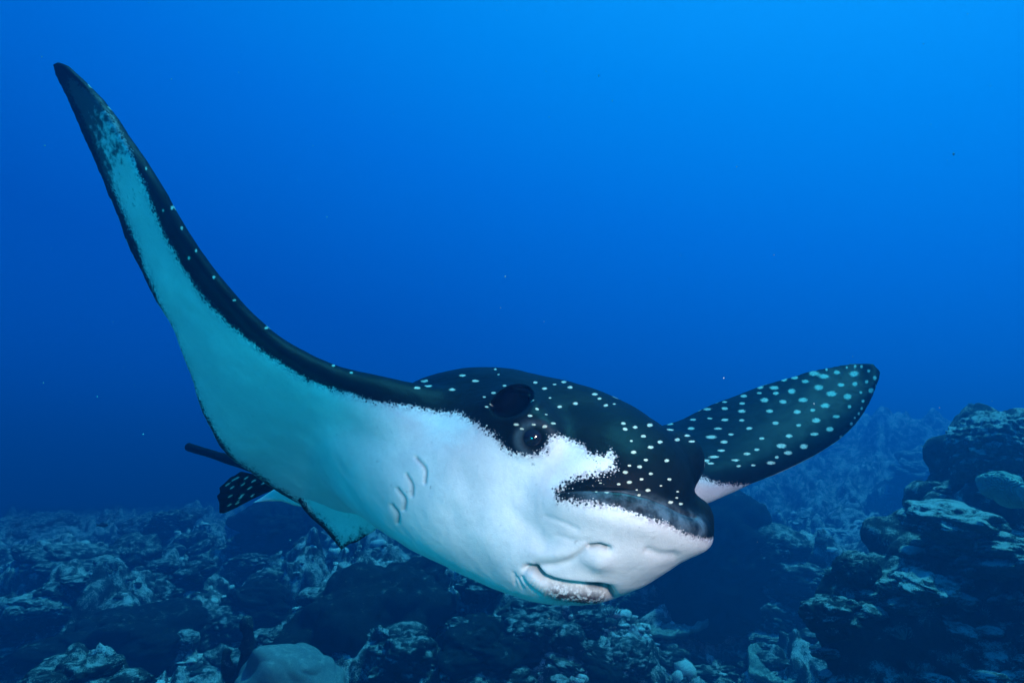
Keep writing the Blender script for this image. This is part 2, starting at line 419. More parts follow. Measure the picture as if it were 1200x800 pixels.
# spiracle
dx, dy = Q[:, 0] - 600, Q[:, 1] - 470; ca, sa = math.cos(math.radians(-28)), math.sin(math.radians(-28))
sr = np.hypot((dx * ca + dy * sa) / 27, (-dx * sa + dy * ca) / 17.5)
hole = np.clip(1 - sr ** 2, 0, 1) ** .6 * fw
disp += .003 * np.exp(-((sr - 1.3) / .3) ** 2) * fw * (dy > 0)
V2 = V + N * disp[:, None] + (unit(V) * 0.085 + np.array([0, .01, -.008])) * hole[:, None]
V2 += N * (.0009 * fbm(V * 22, 3, s=5))[:, None]
V2 = np.where(np.isfinite(V2), V2, V)
rm.vertices.foreach_set('co', V2.astype(np.float32).ravel()); rm.update()

# ---------------- pigment: white below, near-black above with pale spots
WHITE = [(80, 90), (112, 112), (131, 135), (154, 179), (172, 222), (191, 271), (214, 312), (236, 346), (270, 381), (310, 412), (351, 439), (396, 457), (436, 469),
 (495, 478), (540, 484), (560, 497), (578, 508), (590, 520), (603, 530), (622, 533), (640, 527), (643, 512), (660, 511), (680, 520), (692, 532), (708, 533), (716, 528), (723, 537),
 (722, 550), (707, 557), (685, 560), (667, 566), (652, 576), (657, 586), (680, 587), (710, 591), (735, 597), (760, 606), (780, 613), (795, 620), (815, 628),
 (836, 631), (870, 680), (800, 790), (400, 790), (345, 700), (352, 590), (331, 575), (301, 555), (275, 538), (256, 514), (237, 479), (221, 439), (204, 393),
 (186, 353), (166, 307), (150, 264), (136, 233), (122, 200), (108, 166), (94, 134), (78, 101)]
WHITE2 = [(804, 578), (807, 566), (822, 557), (839, 565), (865, 568), (889, 567), (905, 600), (800, 612), (802, 592)]
front = np.maximum(sdist(Q, WHITE), np.where(V[:, 1] > 1.16, sdist(Q, WHITE2), -50))
backp = np.clip((-(N @ vA) - .12) * 90, -40, 40)
lw = sstep(.52, .60, V[:, 0]) * sstep(1.2, 1.3, V[:, 1])                       # outer left wing: top side dark, under side white
fmix = sstep(-.12, .10, facing)
pig = front * fmix + backp * (1 - fmix)
rear = sstep(1.62, 1.75, V[:, 1]) * (1 - sstep(-.05, .1, V[:, 0])) * (1 - lw)      # tail root stays dark
pig = np.where((V[:, 1] > 1.60) & (Q[:, 0] < 345) & (Q[:, 1] < 572) & (Q[:, 1] > 510), -30, pig)
pig = pig * (1 - lw) + lw * np.maximum(np.clip((-(N @ vA) - .45) * 90, -40, 40), np.where(facing > 0, sdist(Q, WHITE2), -50))
pig = pig * (1 - hole) - 30 * hole
soft = .8 + 1.3 * np.exp(-(((Q[:, 0] - 680) / 45) ** 2 + ((Q[:, 1] - 560) / 28) ** 2)) + .5 * np.exp(-(((Q[:, 0] - 570) / 50) ** 2 + ((Q[:, 1] - 505) / 30) ** 2))
dl_ = seg_dist(Q, [(58, 70)] + WHITE[:-12:-1])[0]; ta = 1 - sstep(85, 345, Q[:, 1])
mott = np.where(Q[:, 0] < 300, ta * (.22 + .95 * np.exp(-dl_ / (4 + 24 * ta))) + .75 * (1 - sstep(80, 150, Q[:, 1])), 0)
crease_shade = np.exp(-(md_ / 2.6) ** 2) * fw * .9 * sstep(4, 14, marc)  # shade inside mouth, gill slits and nostril folds, painted as dark colour
for g in GILLS: crease_shade = np.maximum(crease_shade, .55 * np.exp(-(seg_dist(Q, g)[0] / 1.4) ** 2) * fw)
crease_shade = np.maximum(crease_shade, .8 * np.exp(-(seg_dist(Q, [(691, 641), (703, 640), (711, 643)])[0] / 1.7) ** 2) * fw)
crease_shade = np.maximum(crease_shade, .22 * np.exp(-(seg_dist(Q, NOSE)[0] / 2.5) ** 2) * fw)
crease_shade = np.maximum(crease_shade, .92 * sstep(1.25, .8, np.hypot((Q[:, 0] - 701) / 17, (Q[:, 1] - 690.5 - .12 * (Q[:, 0] - 701)) / 4.2)) * fw)
crease_shade = np.maximum(crease_shade, .8 * np.exp(-(seg_dist(Q, [(625, 667), (636, 677), (647, 682), (662, 685), (684, 687)])[0] / 2.2) ** 2) * fw)
brown = np.exp(-(ld_ / 7) ** 2) * fw * sstep(8, 40, larc) * 1.15
def add_attr(me, name, typ, data):
    a = me.attributes.new(name, typ, 'POINT'); a.data.foreach_set('vector' if typ == 'FLOAT_VECTOR' else 'value', np.asarray(data, np.float32).ravel())
# spots: those one can see are listed, the rest of the back gets scattered ones
Z6 = [(95,368),(97,393),(173,420),(190,387),(193,446),(198,348),(262,302),(273,343),(340,270),(340,298),(341,350),(310,389),(280,427),(338,448),(368,415),(325,486),(292,514),(278,544),(253,530),(388,529),(402,556),(440,501),(468,552),(484,482),(505,434),(450,388),(416,352),(417,312),(418,276),(425,243),(455,216),(392,240),(495,230),(498,204),(518,262),(541,310),(561,206),(569,232),(567,365),(600,269),(604,173),(639,222),(652,160),(664,313),(690,260),(700,178),(733,306),(670,374),(627,421),(594,466),(622,497),(572,517),(545,542),(693,468),(741,412),(749,352),(788,286),(760,205),(783,156),(738,142),(795,125),(841,136),(817,234),(860,193),(838,335),(809,391),(784,495),(809,467),(839,447),(858,427),(897,291),(889,246),(921,189),(918,143),(885,115),(923,110),(951,111),(983,131),(974,180),(1010,163),(993,220),(948,227),(958,266),(952,299),(939,322),(920,341),(905,367),(185,328),(628,592)]
Z2 = [(82,10),(97,35),(125,88),(73,120),(30,140),(65,175),(45,190),(237,125),(255,155),(270,72),(313,100),(360,82),(403,70),(432,95),(338,145),(457,170),(383,186),(320,222),(277,200),(247,234),(187,272),(208,290),(262,270),(313,280),(350,268),(548,128),(570,147),(600,178),(640,172),(682,263),(690,290),(738,281),(777,322),(720,345),(730,400),(810,375),(805,272),(787,436),(757,468),(710,462),(690,493),(710,538),(660,548),(575,543),(767,525),(810,500),(885,437),(900,525),(745,575),(797,577),(860,555),(605,585),(555,583),(760,597),(935,340),(938,583),(933,612),(952,640),(905,632),(855,350)]
Z4 = [(320,270),(377,393),(430,525),(457,517),(488,580),(533,650),(510,673),(588,733)]
Z5 = [(157,55),(210,115),(293,188),(468,285),(515,303),(688,342),(715,337),(778,345),(710,325)]
Z1 = [(222,110),(243,92),(255,104),(325,115),(355,75),(392,90)]
SP = []
for x, y in Z6:
    px, py = 760 + x / 3.81, 400 + y / 3.81
    c = 1 - min(1, abs(x - 720) / 520); rx = 2.1 + 2.1 * c; ry = 1.1 + 1.5 * c
    if x > 870: rx, ry = (2.2, 2.5) if x > 935 else (3.6, 2.9)
    if x > 895 and y > 255: rx, ry = 1.5, 1.8
    if y < 128 and x > 770: rx, ry = 1.3, 1.7
    if x < 480: rx, ry = 3.7, 1.5
    if y > 425 and x > 760: rx, ry = 1.6, 2.2
    k_ = random.uniform(.72, 1.28); SP.append((px, py, rx * k_ * random.uniform(.9, 1.25), ry * k_ * random.uniform(.8, 1.1)))
for x, y in Z2:
    r1 = random.uniform(.6, 1.3); SP.append((560 + x / 4, 430 + y / 4, 2.5 * r1, (1.2 if x < 640 else 1.5) * r1))
for x, y in Z4: SP.append((30 + x / 2.667, 50 + y / 2.667, 1.6, 2.3))
for x, y in Z5: SP.append((180 + x / 2.222, 300 + y / 2.222, 2.2, 1.3))
for x, y in Z1: SP.append((400 + x / 2.5, 410 + y / 2.5, 4.0, 1.4))
bv = BVHTree.FromPolygons([tuple(v) for v in V2.tolist()], [tuple(p.vertices) for p in rm.polygons])
spotv = np.full((len(V), 3), 9.0); near = np.full(len(V), 9.0)
def splat(sel, rel):
    d = np.linalg.norm(rel, axis=1); m = d < near[sel]; k = sel[m]; near[k] = d[m]; rel = rel.copy(); rel[:, 2] = np.maximum(rel[:, 2] * 0, (d - 1.25) * 4); spotv[k] = rel[m]
for px, py, rx, ry in SP:
    if np.hypot((px - 602) / 20, (py - 468) / 12) < 1: continue
    dr = Vector(C3(px, py, 1.0)).normalized(); hit = bv.ray_cast(Vector((0, 0, 0)), dr)
    if hit[0] is None: continue
    c = np.array(hit[0]); sel = np.where(((V2 - c) ** 2).sum(1) < .035 ** 2)[0]; sel = sel[facing[sel] > -.05]
    splat(sel, np.stack([(Q[sel, 0] - px) / rx, (Q[sel, 1] - py) / ry, 0 * sel], 1))
cand = np.where((pig < -12) & (facing < .02))[0]; rng.shuffle(cand); picked = []
for i in cand[:9000]:
    p = V2[i]
    if any(((p - q_) ** 2).sum() < .047 ** 2 for q_ in picked): continue
    picked.append(p); sel = np.where(((V2 - p) ** 2).sum(1) < .025 ** 2)[0]; sel = sel[N[sel] @ N[i] > .35]; t1 = unit(np.cross(N[i], [0.3, .2, 1])); t2 = np.cross(N[i], t1)
    splat(sel, np.stack([((V2[sel] - p) @ t1) / .0075, ((V2[sel] - p) @ t2) / .005, ((V2[sel] - p) @ N[i]) / .01], 1))
    if len(picked) > 260: break

# ---------------- materials
def ray_skin():
    m = NT('ray_skin'); tc = m.new('ShaderNodeTexCoord').outputs['Object']
    pg = m.attr('pig'); so = m.attr('soft')
    n1 = m.math('SUBTRACT', m.noise(tc, 85, 3, .6), .5); n2 = m.math('SUBTRACT', m.noise(tc, 230, 2, .5), .5); n3 = m.math('SUBTRACT', m.noise(tc, 26, 3, .6), .5)
    def vor(sc):
        n = m.new('ShaderNodeTexVoronoi'); m.put(n.inputs['Vector'], tc); n.inputs['Scale'].default_value = sc; return n.outputs['Distance']
    d = m.math('ADD', pg, m.math('MULTIPLY', m.math('ADD', n1, m.math('MULTIPLY', n3, .8)), m.math('MULTIPLY', so, 10)))
    wd = m.math('MULTIPLY', so, 7.0); t = m.math('DIVIDE', d, wd)                     # -1..1 over the speckled zone
    nz = m.math('MULTIPLY', n2, .35)
    v1 = m.math('ADD', vor(210), nz); v2 = m.math('ADD', vor(260), nz)
    dots = m.ramp(m.math('SUBTRACT', v1, m.math('MULTIPLY', m.math('SUBTRACT', 1, t), .52)), -.15, .17)      # dark flecks thinning out on the white side
    flec = m.ramp(m.math('SUBTRACT', m.math('MULTIPLY', m.math('ADD', .75, t), .50), v2), -.15, .17)         # white flecks thinning out on the dark side
    side_ = m.ramp(d, -2.2, 2.2)
    mask = m.mix(side_, flec, dots)
    wh = m.mix(m.ramp(m.noise(tc, 9, 4, .6), .35, .75), (.60, .61, .62, 1), (.76, .76, .75, 1))
    wh = m.mix(m.math('MULTIPLY', m.ramp(m.noise(tc, 170, 3, .65), .4, .75), .22), wh, (.42, .43, .46, 1))
    fringe = m.math('MULTIPLY', m.ramp(d, 11, 0), m.ramp(m.noise(tc, 210, 2, .6), .44, .56))
    wh = m.mix(m.math('MULTIPLY', fringe, .75), wh, (.30, .26, .30, 1))
    mo = m.attr('mott'); mm = m.math('ADD', m.math('SUBTRACT', mo, .5), m.math('ADD', m.math('MULTIPLY', n1, 1.5), m.math('MULTIPLY', n3, .8)))
    wh = m.mix(m.math('MULTIPLY', m.ramp(mm, -.22, .28), .93), wh, (.012, .022, .026, 1))
    br = m.math('MULTIPLY', m.attr('brown'), m.ramp(m.noise(tc, 95, 3, .65), .40, .56), True)
    wh = m.mix(br, wh, (.075, .050, .055, 1))
    wh = m.mix(m.attr('crease_shade'), wh, (.055, .050, .060, 1))
    dk = m.mix(m.ramp(m.noise(tc, 14, 4, .6), .35, .7), (.0022, .0045, .0055, 1), (.0045, .0085, .0100, 1))
    dk = m.mix(m.math('MULTIPLY', m.attr('bill_sheen_eye_ring'), m.ramp(m.noise(tc, 38, 4, .65), .3, .75)), dk, (.085, .135, .175, 1))  # reflected sheen of the bill painted as blue-grey; the eye ring is pigment
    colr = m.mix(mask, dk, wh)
    vl = m.new('ShaderNodeVectorMath', operation='LENGTH'); m.put(vl.inputs[0], m.attr('spotv', 'Vector'))
    sd = m.math('ADD', vl.outputs['Value'], m.math('MULTIPLY', n2, 1.0)); sm = m.ramp(sd, 1.25, .62)
    spc_ = m.mix(m.ramp(m.noise(tc, 240, 2, .5), .35, .65), (.38, .46, .38, 1), (.66, .70, .58, 1))
    colr = m.mix(m.math('MULTIPLY', sm, .92), colr, spc_)
    colr = m.mix(m.attr('hole'), colr, (.0025, .003, .004, 1))  # spiracle hollow painted black and dull, in place of its depth of shade
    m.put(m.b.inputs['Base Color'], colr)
    m.put(m.b.inputs['Roughness'], m.math('ADD', .44, m.math('MULTIPLY', mask, .12)))
    m.put(m.b.inputs['Specular IOR Level'], m.math('MULTIPLY', m.math('SUBTRACT', 1, m.attr('hole')), m.math('ADD', m.math('ADD', .035, m.math('MULTIPLY', m.attr('bill_sheen_eye_ring'), .12)), m.math('MULTIPLY', mask, .13))))
    hgt = m.math('ADD', m.noise(tc, 420, 3, .6), m.math('MULTIPLY', m.noise(tc, 60, 3, .6), 1.6))
    m.bump(hgt, .40, .0014)
    return m.m
SKIN = ray_skin()
def plain(name, col, rough=.5, spec=.3):
    m = NT(name); tc = m.new('ShaderNodeTexCoord').outputs['Object']
    m.put(m.b.inputs['Base Color'], m.mix(m.noise(tc, 60, 3), tuple(c * .8 for c in col[:3]) + (1,), tuple(min(1, c * 1.2) for c in col[:3]) + (1,)))
    m.b.inputs['Roughness'].default_value = rough; m.b.inputs['Specular IOR Level'].default_value = spec; return m.m

ORIG = cam2world(C3(500, 640, 1.4))
def to_obj(P): return cam2world(P) - ORIG
rm.vertices.foreach_set('co', to_obj(V2).astype(np.float32).ravel()); rm.update()
rm.polygons.foreach_set('use_smooth', np.ones(len(rm.polygons), bool)); rm.name = 'eagle_ray_body'
add_attr(rm, 'pig', 'FLOAT', pig); add_attr(rm, 'soft', 'FLOAT', soft); add_attr(rm, 'brown', 'FLOAT', brown); add_attr(rm, 'mott', 'FLOAT', np.clip(mott, 0, 1.4)); add_attr(rm, 'crease_shade', 'FLOAT', crease_shade); add_attr(rm, 'hole', 'FLOAT', sstep(.15, .6, hole)); add_attr(rm, 'bill_sheen_eye_ring', 'FLOAT', np.exp(-(np.maximum(gd - 9, 0) / 5) ** 2) * fw * (Q[:, 1] > 574) * sstep(0, 60, ga) + .42 * np.exp(-((er - 18) / 4) ** 2) * fw); add_attr(rm, 'spotv', 'FLOAT_VECTOR', spotv)
ray = empty('eagle_ray', ORIG)
tag(ray, 'large black and white spotted eagle ray gliding over the reef with one wing raised', 'ray')
rm.materials.clear(); link('body', rm, SKIN, ray)

# eyes
EYE = plain('eye_dark', (.006, .007, .009), .15, .5); PUP = plain('pupil_black', (.003, .003, .004), .05, .6)
def sphere(name, c, r_, mat, parent, scale=(1, 1, 1), fwd=None, sub=3):
    bm = bmesh.new(); bmesh.ops.create_icosphere(bm, subdivisions=sub, radius=r_)
    me = bpy.data.meshes.new(name); bm.to_mesh(me); bm.free(); me.polygons.foreach_set('use_smooth', np.ones(len(me.polygons), bool))
    o = link(name, me, mat, parent); o.location = Vector(to_obj(c)); o.scale = scale
    if fwd is not None: o.rotation_euler = Vector(fwd).to_track_quat('Z', 'Y').to_euler()
    return o
for (ex, ey, side) in ((626, 513, -1), (0, 0, 1)):
    if side < 0:
        h_ = bv.ray_cast(Vector((0, 0, 0)), Vector(C3(ex, ey, 1)).normalized()); c = np.array(h_[0]); nn = np.array(h_[1])
    else:
        h_ = bv.ray_cast(Vector(H(-.035, .5, -.01)), Vector(-aA)); c = np.array(h_[0]); nn = np.array(h_[1])
    c = c - nn * .0085
    fw_w = cam2world(nn) - cam2world(np.zeros(3))
    e = sphere('eye', c, .0185, EYE, ray, (1, 1, 1), fw_w)
    pme = bpy.data.meshes.new('pupil'); bm = bmesh.new(); bmesh.ops.create_icosphere(bm, subdivisions=2, radius=.0105); bm.to_mesh(pme); bm.free()
    pme.polygons.foreach_set('use_smooth', np.ones(len(pme.polygons), bool))
    pu = link('pupil', pme, PUP, e); pu.location = (0, 0, .0086)

# pelvic fins: thin lens-like blades
def blade(name, poly, dfun, th, mat, spots=(), ripple=.0, whitef=None, n=90, mot=None):
    P = np.asarray(poly, float); seg = np.linalg.norm(np.roll(P, -1, 0) - P, axis=1); cum = np.concatenate([[0], np.cumsum(seg)])
    t = np.linspace(0, cum[-1], n, endpoint=False); PP = np.vstack([P, P[:1]])
    O = np.stack([np.interp(t, cum, PP[:, k]) for k in (0, 1)], 1); cen = P.mean(0)
    rings = np.linspace(1, .06, 12); V_ = []; F_ = []; Qs = []
    for s_ in (1, -1):
        for q_, f in enumerate(rings):
            X = cen + (O - cen) * f; dd = np.array([dfun(*x) for x in X]) - s_ * (th * (1 - f ** 3) + .0008) + ripple * np.sin(np.arange(n) * .9) * f
            V_.append(np.array([C3(x[0], x[1], d_) for x, d_ in zip(X, dd)])); Qs.append(X)
    R = len(rings); ids_ = np.arange(2 * R * n).reshape(2, R, n)
    for s_ in (0, 1):
        for q_ in range(R - 1):
            for k in range(n):
                f = (ids_[s_, q_, k], ids_[s_, q_, (k + 1) % n], ids_[s_, q_ + 1, (k + 1) % n], ids_[s_, q_ + 1, k]); F_.append(f if s_ else f[::-1])
        F_.append(tuple(ids_[s_, -1]) if s_ else tuple(ids_[s_, -1][::-1]))
    for k in range(n): F_.append((ids_[0, 0, k], ids_[0, 0, (k + 1) % n], ids_[1, 0, (k + 1) % n], ids_[1, 0, k]))
    F_ = [tuple(int(i) for i in f) for f in F_]
    V_ = np.concatenate(V_); Qs = np.concatenate(Qs); me = mesh_from(name, to_obj(V_), F_)
    pg_ = whitef(Qs) if whitef else np.full(len(V_), -30.0)
    sv = np.full((len(V_), 3), 9.0); nr = np.full(len(V_), 9.0)
    for (sx, sy, rx, ry, an) in spots:
        c_, s_ = math.cos(an), math.sin(an); dx, dy = Qs[:, 0] - sx, Qs[:, 1] - sy; rel = np.stack([(dx * c_ + dy * s_) / rx, (-dx * s_ + dy * c_) / ry, 0 * dx], 1)
        d = np.linalg.norm(rel, axis=1); m_ = d < nr; nr[m_] = d[m_]; rel[:, 2] = np.maximum(0, (d - 1.25) * 4); sv[m_] = rel[m_]
    add_attr(me, 'pig', 'FLOAT', pg_); add_attr(me, 'soft', 'FLOAT', np.full(len(V_), .8)); add_attr(me, 'brown', 'FLOAT', np.zeros(len(V_))); add_attr(me, 'spotv', 'FLOAT_VECTOR', sv); add_attr(me, 'mott', 'FLOAT', mot(Qs) if mot else np.zeros(len(V_)))
    return link(name, me, mat, ray)
NEARFIN = [(349, 586), (356, 597), (364, 606), (378, 618), (391, 633), (400, 644), (409, 637), (418, 635), (428, 628), (440, 621), (452, 605), (440, 585), (400, 570), (360, 570)]
blade('pelvic_fin', NEARFIN, lambda x, y: 1.56 - .0002 * (x - 350), .007, SKIN, (), .0, lambda Q_: np.minimum(np.minimum(seg_dist(Q_, NEARFIN[:5])[0] - 4, seg_dist(Q_, NEARFIN[4:9])[0] - 1.2), 12), mot=lambda Q_: .62 * np.exp(-seg_dist(Q_, NEARFIN[:9])[0] / 11))
FARFIN = [(330, 572), (318, 562), (300, 556), (282, 552), (275, 557), (270, 559), (263, 566), (257, 571), (258, 577), (254, 581), (257, 589), (257, 601), (263, 601), (278, 594), (293, 586), (312, 577)]
Z7 = [(378,343),(318,350),(335,342),(362,375),(417,357),(308,390),(397,392),(300,433),(360,428),(410,430),(465,368),(295,478),(335,468),(350,440),(285,375)]
blade('pelvic_fin', FARFIN, lambda x, y: 1.74 - .0004 * (x - 250), .006, SKIN, [(200 + x / 4.286, 480 + y / 4.286, 3.4, 1.1, -.55) for x, y in Z7], .004)
WFIN = [(296, 589), (306, 583), (318, 575), (332, 566), (355, 575), (356, 594), (345, 592), (330, 587), (312, 587)]
blade('pelvic_fin', WFIN, lambda x, y: 1.69, .008, SKIN, (), .0, lambda Q_: np.full(len(Q_), 14.0))
# ================================================================== the reef
def terrain(x, y):
    x = np.asarray(x, float); y = np.asarray(y, float); P = np.stack([x, y, 0 * x], -1)
    r_ = np.hypot(x, y)
    h = .22 + .42 * fbm(P * .22 + 3.1, 2, s=2)
    h = h + .95 * np.exp(-(((x - 2.9) / 1.5) ** 2 + ((y - 7.6) / 1.0) ** 2))
    h = h + .50 * np.exp(-(((x - .2) / 1.3) ** 2 + ((y - 6.2) / .9) ** 2))
    h = h + .45 * np.exp(-(((x + 2.4) / .8) ** 2 + ((y - 8.0) / .6) ** 2))
    h = h - .35 * np.exp(-(((x - 1.9) / .7) ** 2 + ((y - 5.0) / .9) ** 2))
    h = h + sstep(3.2, 11, x) * sstep(10, 17, y) * 1.9 + sstep(1.3, 3.6, x) * (1 - sstep(4.5, 7, y)) * .8
    h = h - .055 * np.maximum(r_ - 6.0, 0) * (1 - sstep(1.0, 5.0, x))
    amp = 1 - .6 * sstep(20, 50, r_)
    W_ = np.stack([x + .35 * vnoise(P * .8, 31), y + .35 * vnoise(P * .8, 32), 0 * x], -1)
    h = h + amp * (.36 * billow(W_ * .75, 2, s=7) + .20 * billow(W_ * 2.3, 2, s=11))
    return h
def terrain_fine(x, y):
    P = np.stack([x, y, 0 * x], -1)
    k_ = np.clip(9 / np.hypot(x, y), .25, 1)
    return terrain(x, y) + k_ * .030 * billow(P * 6.1, 2, s=21) + k_ * .13 * (np.sqrt(np.clip(1.0 - cellular(P * 4.6, 41)[0] ** 2, 0, 1)) - .7) + k_ ** 2 * .07 * (np.sqrt(np.clip(1.0 - cellular(P * 12.5, 47)[0] ** 2, 0, 1)) - .7) + k_ ** 2 * (.015 * billow(P * 15, 2, s=25) + .012 * fbm(P * 40, 2, s=29))
def ground(px, py):                            # where the view through a photo pixel meets the seabed
    d0 = unit(at(px, py, 1.0) - CAM); t = np.geomspace(1.5, 70, 700); P = CAM + d0 * t[:, None]
    below = np.where(P[:, 2] < terrain(P[:, 0], P[:, 1]))[0]
    k = below[0] if len(below) else -1
    return P[k]

def reef_mat(name, dark, mid, pale, pale_at=.55, scale=6.0, bump=.5, coord='Position', tone=False):
    m = NT(name)
    if coord == 'Position': tc = m.new('ShaderNodeNewGeometry').outputs['Position']
    else: tc = m.new('ShaderNodeTexCoord').outputs['Object']
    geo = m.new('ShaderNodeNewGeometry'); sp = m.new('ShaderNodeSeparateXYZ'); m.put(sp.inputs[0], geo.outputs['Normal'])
    a = m.noise(tc, scale, 6, .65, .4); b = m.noise(tc, scale * 4.3, 5, .7); c = m.noise(tc, scale * 15, 3, .6)
    col = m.mix(m.ramp(b, .38, .62), dark, mid)
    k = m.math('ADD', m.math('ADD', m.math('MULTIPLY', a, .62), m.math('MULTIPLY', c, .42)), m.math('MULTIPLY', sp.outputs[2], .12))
    if tone: k = m.math('ADD', k, m.math('MULTIPLY', m.math('SUBTRACT', m.attr('tone'), .5), .45))
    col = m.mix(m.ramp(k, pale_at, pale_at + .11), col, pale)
    m.put(m.b.inputs['Base Color'], col); m.b.inputs['Roughness'].default_value = .85; m.b.inputs['Specular IOR Level'].default_value = .1
    hgt = m.math('ADD', m.math('MULTIPLY', c, .5), m.math('ADD', m.noise(tc, scale * 40, 3, .65), m.math('MULTIPLY', b, .8)))
    m.bump(hgt, bump, .03); return m.m
DK, MD, PL = (.012, .018, .018, 1), (.055, .068, .064, 1), (.72, .74, .69, 1)
M_BED = reef_mat('reef_bed', DK, MD, PL, .56, 8.0, .7, 'Position')
M_ROCK = reef_mat('reef_rock', DK, (.045, .055, .05, 1), (.56, .60, .54, 1), .60, 13, .7)
M_SHADE = reef_mat('shade_rock', (.005, .009, .009, 1), (.022, .032, .028, 1), (.34, .38, .33, 1), .69, 13, .7)  # darker copy of the rock, with the boulders' shade put into its colour
M_CRUST = reef_mat('pale_crust', (.03, .04, .035, 1), (.11, .13, .11, 1), (.64, .68, .62, 1), .55, 15, .7)
M_RUB = reef_mat('rubble', DK, (.09, .11, .095, 1), (.72, .75, .69, 1), .55, 10.0, .5, 'Position', True)

# seabed: one sheet round the camera, finest in front of it
ang = np.concatenate([np.linspace(-52, 52, 860), np.linspace(53, 307, 90)]); ang = np.radians(ang)
rad = np.concatenate([np.geomspace(.4, 3.4, 40)[:-1], np.geomspace(3.4, 16, 380)[:-1], np.geomspace(16, 45, 120)])
RR, AA = np.meshgrid(rad, ang, indexing='ij'); X, Y = RR * np.sin(AA), RR * np.cos(AA)
Zb = terrain_fine(X, Y); nr_, na_ = X.shape
Zb = np.minimum(Zb, 1.35 + .35 * np.maximum(RR - 1.0, 0) + 20 * (RR > 7))
PW_ = np.stack([X, Y, Zb], -1); lat = np.clip(RR / 4, 0, 1) * (RR < 16)          # sideways push so that lumps overhang a little
X = X + lat * .06 * vnoise(PW_ * np.array([3.3, 3.3, 6]), 51); Y = Y + lat * .06 * vnoise(PW_ * np.array([3.3, 3.3, 6]), 52)
bv_ = np.stack([X, Y, Zb], -1).reshape(-1, 3); bv_ = np.vstack([bv_, [[0, 0, float(Zb[0].mean())]]]); idg = np.arange(nr_ * na_).reshape(nr_, na_)
nx_ = np.roll(idg, -1, 1)
qf = np.stack([idg[:-1], idg[1:], nx_[1:], nx_[:-1]], -1).reshape(-1, 4)
bed = link('seabed', mesh_from('seabed', bv_, qf), M_BED); tag(bed, kind='structure')

def ico(sub):
    bm = bmesh.new(); bmesh.ops.create_icosphere(bm, subdivisions=sub, radius=1.0)
    V_ = np.array([v.co[:] for v in bm.verts]); F_ = np.array([[v.index for v in f.verts] for f in bm.faces]); bm.free(); return V_, F_
I5, I4, I1 = ico(6), ico(5), ico(2)
def lobes(P, s): return np.sqrt(np.clip(1.0 - cellular(P, s)[0] ** 2, 0, 1)) - .7
def rock_mesh(name, s, style, sub=I5):
    D, F_ = sub; o = s * 7.7
    if style == 'boulder':
        r_ = 1 + .30 * fbm(D * 1.3 + o, 2, s=s) + .10 * billow(D * 2.3 + o, 2, s=s + 5) + .22 * lobes(D * 2.7 + o, s + 1) + .12 * lobes(D * 6.3 + o, s + 2) + .05 * lobes(D * 15 + o, s + 3)
        V_ = D * r_[:, None] * np.array([1, .9, .75])
    elif style == 'knobby':
        f1, f2 = cellular(D * 3.6 + o, s); r_ = 1 + .14 * fbm(D * 1.4 + o, 2, s=s) + .20 * (np.sqrt(np.clip(1 - f1 ** 2, 0, 1)) - .6) + .03 * billow(D * 14, 2, s=s)
        V_ = D * r_[:, None] * np.array([1, 1, .7])
    elif style == 'brain':
        w = fbm(D * 3 + o, 2, s=s); g = np.abs(np.sin(15 * (vnoise(D * 1.5 + o, s) + .10 * w)));
        r_ = 1 + .25 * fbm(D * 1.2 + o, 2, s=s) + .13 * np.minimum(g, .8)
        V_ = D * r_[:, None] * np.array([1, 1, .72])
    elif style == 'smooth':
        r_ = 1 + .22 * fbm(D * 1.15 + o, 2, s=s) + .05 * billow(D * 2.4 + o, 1, s=s) + .004 * vnoise(D * 42, s)
        V_ = D * r_[:, None] * np.array([1, .9, .8])
    elif style == 'ruffle':
        w = fbm(D * 2.2 + o, 2, s=s); r_ = 1 + .14 * fbm(D * 1.2 + o, 2, s=s) + .10 * np.abs(np.sin(11 * D[:, 2] + 4 * w)) ** .6 + .05 * billow(D * 9, 2, s=s)
        V_ = D * r_[:, None] * np.array([1, 1, .9])
    return mesh_from(name, V_, F_)
BOULD = [rock_mesh('coral_boulder', 20 + i, 'boulder') for i in range(6)]
KNOB = [rock_mesh('knobby_coral', 40 + i, 'knobby') for i in range(4)]
for me in BOULD: me.materials.append(M_ROCK)
for i, me in enumerate(KNOB): me.materials.append(M_CRUST if i % 2 else M_ROCK)
def put(name, me, P, size, rot=None, mat=None, squash=1.0):
    o = link(name, me, mat); o.location = P; o.scale = (size, size * random.uniform(.85, 1.15), size * squash); o.rotation_euler = rot or (random.uniform(-.25, .25), random.uniform(-.25, .25), random.uniform(0, 6.28)); return o

